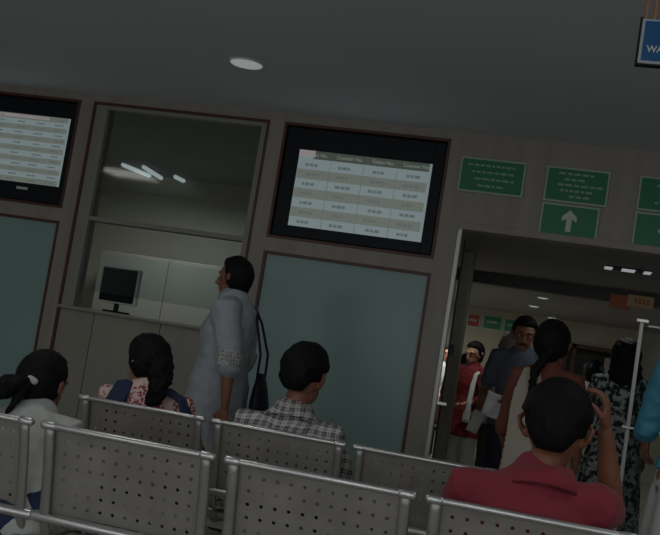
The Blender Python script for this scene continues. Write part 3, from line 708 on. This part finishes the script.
# 4 girl with pony tail, white top, left foreground
J = sit(top=1.00, sw=.155, lean=.24, dx=-.16, lag=.0)
J['sl'] = (-.29, .37, .735); J['sr'] = (.02, .40, .76); J['neck'] = (-.13, .44, .81); J['head'] = (-.150, .475, .893)
J['chest'] = (-.09, .29, .66); J['el'] = (-.30, .5, .55); J['er'] = (.03, .42, .52); J['wl'] = (-.12, .6, .56); J['wr'] = (-.02, .62, .57)
person('girl with a black ponytail and white scrunchie in a white top at far left', (-1.70, 2.95, 0), 0, J,
    [dict(k='top', m='white_cloth', sleeve=.75, g=.016, hem=.2, amp=.006), dict(k='legs', m='navy', g=.014)],
    skin='skin', hair='ponytail', sex='f', head_turn=(R(-6), 0, R(-8)), vox=.008, hands=Hsit, palm=Psit, curl=(.3, .3), s=.93, hs=.99, seed=31, hair_thick=.014,
    extra=dict(strands=[('scrunchie', [(-.160, .368, .915), (-.143, .350, .92), (-.125, .366, .912)], [.014, .016, .014], dict(m='white_cloth', amp=.002)),
        ('ponytail', [(-.143, .38, .915), (-.155, .335, .905), (-.20, .30, .88), (-.28, .28, .865), (-.36, .28, .85), (-.42, .28, .83)], [.022, .030, .044, .050, .048, .03], dict(amp=.010, fq=30)),
        ('hair_strand', [(-.143, .345, .90), (-.15, .32, .86), (-.165, .30, .81), (-.175, .29, .75)], [.02, .02, .013, .006], dict(amp=.005, fq=30))]))

# 5 passer-by in pale blue-grey, behind the seated pair
J = stand(1.62, .165)
J['sl'] = (-.165, -.06, 1.32); J['wl'] = (-.215, -.19, .78); J['el'] = (-.215, -.17, 1.04); J['hl'] = (-.09, 0, .86); J['kl'] = (-.10, .12, .49); J['al'] = (-.10, .16, .09); J['kr'] = (.10, .02, .49); J['ar'] = (.10, -.22, .12)
person('person in a pale blue-grey tunic walking left past the counter', (-1.92, 5.62, 0), R(78), J,
    [dict(k='top', m='pale_grey', sleeve=1.12, g=.04, hem=.5, flare=.05, amp=.010, cuff='dots', name='tunic'), dict(k='legs', m='pale_grey', g=.03)],
    hair='bun', sex='f', vox=.009, hands=((0, .1, -1), (0, .1, -1)), seed=41, curl=(.45, .45), s=1.05)
t = empty('shoulder_bag', (-1.67, 5.66, .70), 0, 'black shoulder bag hanging at the side of the passer-by in pale blue-grey', 'bag')
b = MB(); b.path([(0, 0, 0), (0, 0, .09), (-.01, 0, .2), (-.015, 0, .27)], [(.05, .10), (.055, .11), (.04, .09), (.025, .06)], 16, lat=V((1, 0, 0)))
b.build('bag_body', M['black'], t, remesh=.008, smooth_it=2, disp=wr(4, .004))
b = MB(); b.path([(-.015, -.08, .24), (-.02, -.07, .4), (-.09, -.03, .60), (-.12, 0, .66), (-.08, .05, .58), (-.02, .08, .4), (-.015, .08, .24)], [.008], 8)
b.build('strap', M['black'], t, smooth=True)

# 6 woman with plait, cream scarf down her back
J = stand(1.50, .14)
J['el'] = (-.19, .03, .92); J['wl'] = (-.17, .20, .82)
person('standing woman with a black plait, rust kurta and cream scarf down her back', (-.065, 5.5, 0), R(2), J,
    [dict(k='top', m='rust', sleeve=1.0, g=.018, hem=.42, flare=.04, name='kurta'), dict(k='legs', m='cream_cloth', g=.02),
     dict(k='strip', m='cream_cloth', name='scarf', lat=(1, 0, 0), pts=[(-.075, .09, 1.18), (-.07, .03, 1.26), (-.07, -.06, 1.26), (-.075, -.125, 1.14), (-.08, -.12, .95), (-.08, -.17, .75), (-.08, -.18, .5)], r=[(.06, .012), (.05, .014), (.06, .014), (.095, .012), (.10, .012), (.105, .012), (.105, .012)])],
    hair='plait', sex='f', head_turn=(R(-4), 0, R(-14)), vox=.009, s=.95, hs=1.03, seed=51, hair_thick=.016,
    extra=dict(strands=[('plait', [(-.01, -.08, 1.36), (-.04, -.105, 1.31), (-.07, -.115, 1.26), (-.075, -.13, 1.20), (-.07, -.145, 1.13), (-.07, -.15, 1.06)], [.035, .026, .030, .022, .026, .012], dict(amp=.008, fq=45))]))

# 7 man in slate blue shirt facing us, holding papers
J = stand(1.655, .185)
J['el'] = (-.25, .04, 1.06); J['wl'] = (-.08, .27, .99); J['er'] = (.25, .02, 1.06); J['wr'] = (.10, .27, 1.0)
person('tall moustached man in a slate blue shirt facing the camera in the doorway', (-.32, 8.15, 0), R(176), J,
    [dict(k='top', m='blue_grey', sleeve=.75, g=.018, hem=.12, collar='blue_grey'), dict(k='legs', m='denim', g=.014)],
    hair='short', head_turn=(R(-12), 0, R(8)), vox=.009, s=1.08, seed=61, hands=((.8, .6, .0), (-.5, .8, 0)), curl=(.7, .7),
    palm=((V((0, 0, -1)), V((.6, -.8, 0))), (V((0, 0, 1)), V((-.9, .2, 0)))), extra=dict(moustache=1), hs=1.12)
def sheet(x, y, z, w, h, rz, tilt, label):
    o = MB(); n = 8
    rg = []
    bm = o.bm; g = [[bm.verts.new(V((-w/2+w*i/n, .02*sin(i/n*pi)+.01*sin(j/n*5), -h*j/n))) for j in range(n+1)] for i in range(n+1)]
    for i in range(n):
        for j in range(n): bm.faces.new((g[i][j], g[i+1][j], g[i+1][j+1], g[i][j+1]))
    q = o.build('paper_sheet', M['paper'], None, smooth=True, solid=.0015)
    q.location = (x, y, z); q.rotation_euler = (tilt, R(12), rz); return tag(q, label, 'paper')
sheet(-.44, 7.80, 1.06, .15, .20, R(8), R(-20), 'white sheet of paper held up in the hand of the man in slate blue')
sheet(-.56, 7.83, .90, .09, .17, R(-15), R(-10), 'folded white paper hanging beside the dark jeans of the man in slate blue')

# 8 grey haired person behind him
J = stand(1.56, .13)
person('grey-haired person mostly hidden behind the man in slate blue', (-.48, 9.25, 0), R(10), J,
    [dict(k='top', m='pale_grey', sleeve=.8, hem=.12, g=.016), dict(k='legs', m='dark_cloth')], hair='short', hairmat='hair_grey', vox=.012, seed=71, hs=1.05)
# 9 woman in red kurta, white trousers
J = stand(1.47, .155)
J['wr'] = (.05, .2, .84); J['er'] = (.21, .06, .93); J['wl'] = (-.06, .2, .84); J['el'] = (-.21, .06, .93)
person('woman in a maroon kurta with white trousers and a white scarf, far down the corridor', (-.88, 10.5, 0), R(150), J,
    [dict(k='top', m='maroon', sleeve=1.3, g=.02, hem=.30, flare=.05, name='kurta'), dict(k='legs', m='white_cloth', g=.03),
     dict(k='strip', m='white_cloth', name='scarf', lat=(1, 0, 0), pts=[(-.11, .0, 1.22), (-.11, .10, 1.16), (-.12, .14, 1.0), (-.12, .17, .85), (-.12, .17, .68)], r=[(.03, .014), (.03, .014), (.035, .014), (.04, .014), (.05, .014)])],
    skin='skin_pale', hair='bun', sex='f', head_turn=(R(-14), 0, R(-5)), vox=.011, seed=81, hands=((.3, 1, 0), (-.3, 1, 0)), palm=((V((0, 0, 1)), V((-1, 0, 0))), (V((0, 0, 1)), V((1, 0, 0)))), s=.93)
# 10 dark haired person in maroon behind her
J = stand(1.34, .15)
person('short dark-haired person in maroon half hidden at the left of the maroon kurta woman', (-1.07, 11.5, 0), R(20), J,
    [dict(k='top', m='maroon', sleeve=.8, hem=.3, flare=.04, g=.018), dict(k='legs', m='cream_cloth', g=.02)], hair='bun', sex='f', vox=.012, seed=91, s=.9)
# 11 woman in leaf print dress behind the partition
J = stand(1.56, .165)
person('woman with loose bushy black hair in a black and white leaf print dress', (.44, 7.6, 0), R(6), J,
    [dict(k='top', m='leafprint', sleeve=.9, g=.02, hem=.1, name='dress'), dict(k='skirt', m='leafprint', z=.12, flare=.04, name='dress_skirt')],
    hair='loose', sex='f', vox=.01, seed=101, hair_thick=.03, hs=1.0,
    extra=dict(strands=[('hair_mass', [(0, -.02, 1.46), (0, -.045, 1.40), (0, -.06, 1.33), (0, -.07, 1.26)], [(.10, .085), (.118, .08), (.12, .06), (.09, .04)], dict(amp=.014, fq=30, flat=V((1, 0, 0))))]))
# 12 person with teal scarf and white clothes further back
J = stand(1.45, .16)
person('person in white with a dark teal head scarf, beyond the red polo man', (.30, 10.0, 0), R(-20), J,
    [dict(k='top', m='white_cloth', sleeve=1.2, g=.02, hem=.3, flare=.04), dict(k='legs', m='white_cloth', g=.02)], hair='bun', sex='f', vox=.012, seed=111,
    extra=dict(strands=[('head_scarf', [(-.06, -.01, 1.405), (0, -.055, 1.415), (.06, -.01, 1.405)], [.045, .05, .045], dict(m='scarf_teal', amp=.004, v=.01))]))
# 13 turquoise, right edge
J = stand(1.67, .175); J['el'] = (-.20, .12, 1.06); J['wl'] = (-.1, .32, 1.05); J['er'] = (.20, .12, 1.06); J['wr'] = (.1, .32, 1.05)
person('person in a turquoise top and white skirt cut off by the right edge', (.625, 4.65, 0), R(20), J,
    [dict(k='top', m='turq', sleeve=1.1, g=.022, hem=.02, amp=.012), dict(k='skirt', m='white_cloth', z=.2, flare=.03, g=.005)],
    hair='bun', sex='f', vox=.009, seed=121, s=1.0)
# 14 far waiting person seen between door post and pillar
J = stand(1.45, .16)
person('distant person in white seen through the gap between door post and pillar', (-1.46, 13.4, 0), R(170), J,
    [dict(k='top', m='white_cloth', sleeve=.8, hem=.12), dict(k='legs', m='dark_cloth')], hair='short', vox=.013, seed=131)
# dark chair down there
t = empty('visitor_chair', (-1.34, 12.4, 0), R(150), 'dark chair on the corridor floor, seen low beside the pale door post', 'chair')
boxes('seat', M['black'], [(-.22, .22, -.22, .22, .42, .47)], t, bevel=.015)
boxes('backrest', M['black'], [(-.2, .2, -.24, -.21, .6, .88)], t, bevel=.012)
for sx in (-1, 1):
    for sy in (-1, 1):
        b = MB(); b.path([(sx*.18, sy*.18, .42), (sx*.2, sy*.21, .015)], [.012], 8); b.build('leg', M['rail'], t, smooth=True)
    b = MB(); b.path([(sx*.17, -.2, .44), (sx*.17, -.235, .65)], [.012], 8); b.build('back_frame', M['rail'], t, smooth=True)

# ------------------------------------------------------------------ lighting
def area(name, loc, rot, sx, sy, power, col=(1, 1, 1)):
    l = bpy.data.lights.new(name, 'AREA'); l.shape = 'RECTANGLE'; l.size = sx; l.size_y = sy; l.energy = power; l.color = col
    o = bpy.data.objects.new(name, l); COL.objects.link(o); o.location = loc; o.rotation_euler = rot; return o
K = 1.0
for i, (x, y) in enumerate(((-5.2, 3.4), (-2.1, 3.4), (1.2, 3.2), (-4, .4), (-1, .4), (2, .4))):
    t = empty('ceiling_troffer', (x, y, CZ), 0, 'square light panel in the waiting hall ceiling', 'ceiling light', 'ceiling light panels out of view')
    boxes('frame', M['lampoff'], [(-.32, .32, -.32, .32, -.012, 0)], t, bevel=.003)
    boxes('diffuser', M['lamp'], [(-.29, .29, -.29, .29, -.016, -.011)], t)
    area('troffer_lamp', (x, y, CZ-.03), (0, 0, 0), 0.58, .58, 3.4*K, (1, .97, .94))
for i, (xc, w) in enumerate(((-4.6, 2.8), (-.8, 2.8), (3.0, 2.8))):  # unseen windows behind the camera, added to carry daylight fill
    boxes('window_%d' % (i+4), M['alu'], [(xc-w/2, xc+w/2, -4.08, -4.02, .9, .95), (xc-w/2, xc+w/2, -4.08, -4.02, 2.45, 2.5), (xc-.03, xc+.03, -4.08, -4.02, .95, 2.45)], kind='structure')
    area('window_daylight', (xc, -3.95, 1.7), (R(90), 0, 0), w-.1, 1.5, 24*K, (.94, .98, 1))  # added fill for surfaces facing the camera and the ceiling
area('alcove_lamp', (.39, 8.05, OP-.03), (0, 0, 0), .35, .17, 1.8*K, (.95, 1, 1))
area('corridor_lamp', (-2.0, 13.0, OP-.04), (0, 0, 0), .8, .8, 22*K, (1, .98, .9))
area('corridor_lamp_near', (-.9, 9.95, OP-.04), (0, 0, 0), .3, .3, 5*K, (1, .98, .92))  # added fill for the dim corridor figures, no fixture here
area('corridor_lamp_right', (2.5, 12.5, OP-.04), (0, 0, 0), .6, .6, 5*K, (1, .98, .92))
area('office_lamp', (-4.0, 9.0, 2.54), (0, 0, 0), .6, .6, 12*K, (.95, 1, 1))
wd = bpy.data.worlds.new('World'); S.world = wd; wd.use_nodes = True
wd.node_tree.nodes['Background'].inputs[0].default_value = (.75, .85, .9, 1); wd.node_tree.nodes['Background'].inputs[1].default_value = .1

# ------------------------------------------------------------------ camera
cd = bpy.data.cameras.new('camera'); cam = bpy.data.objects.new('camera', cd); COL.objects.link(cam); S.camera = cam
f, p, r, psi = 1001.6, .079, .1588, .2392
cd.sensor_width = 36; cd.lens = 36*f/660; cd.clip_start = .05; cd.clip_end = 100
F = V((-sin(psi)*cos(p), cos(psi)*cos(p), sin(p))); ri = V((cos(psi), sin(psi), 0)); up = ri.cross(F)
X = ri*cos(r)+up*sin(r); Y = -ri*sin(r)+up*cos(r)
cam.matrix_world = Matrix(((X.x, Y.x, -F.x, 0), (X.y, Y.y, -F.y, 0), (X.z, Y.z, -F.z, 1.2), (0, 0, 0, 1)))
S.view_settings.view_transform = 'Standard'; S.view_settings.look = 'None'; S.view_settings.exposure = .1; S.view_settings.gamma = 1
S.view_settings.use_curve_mapping = False
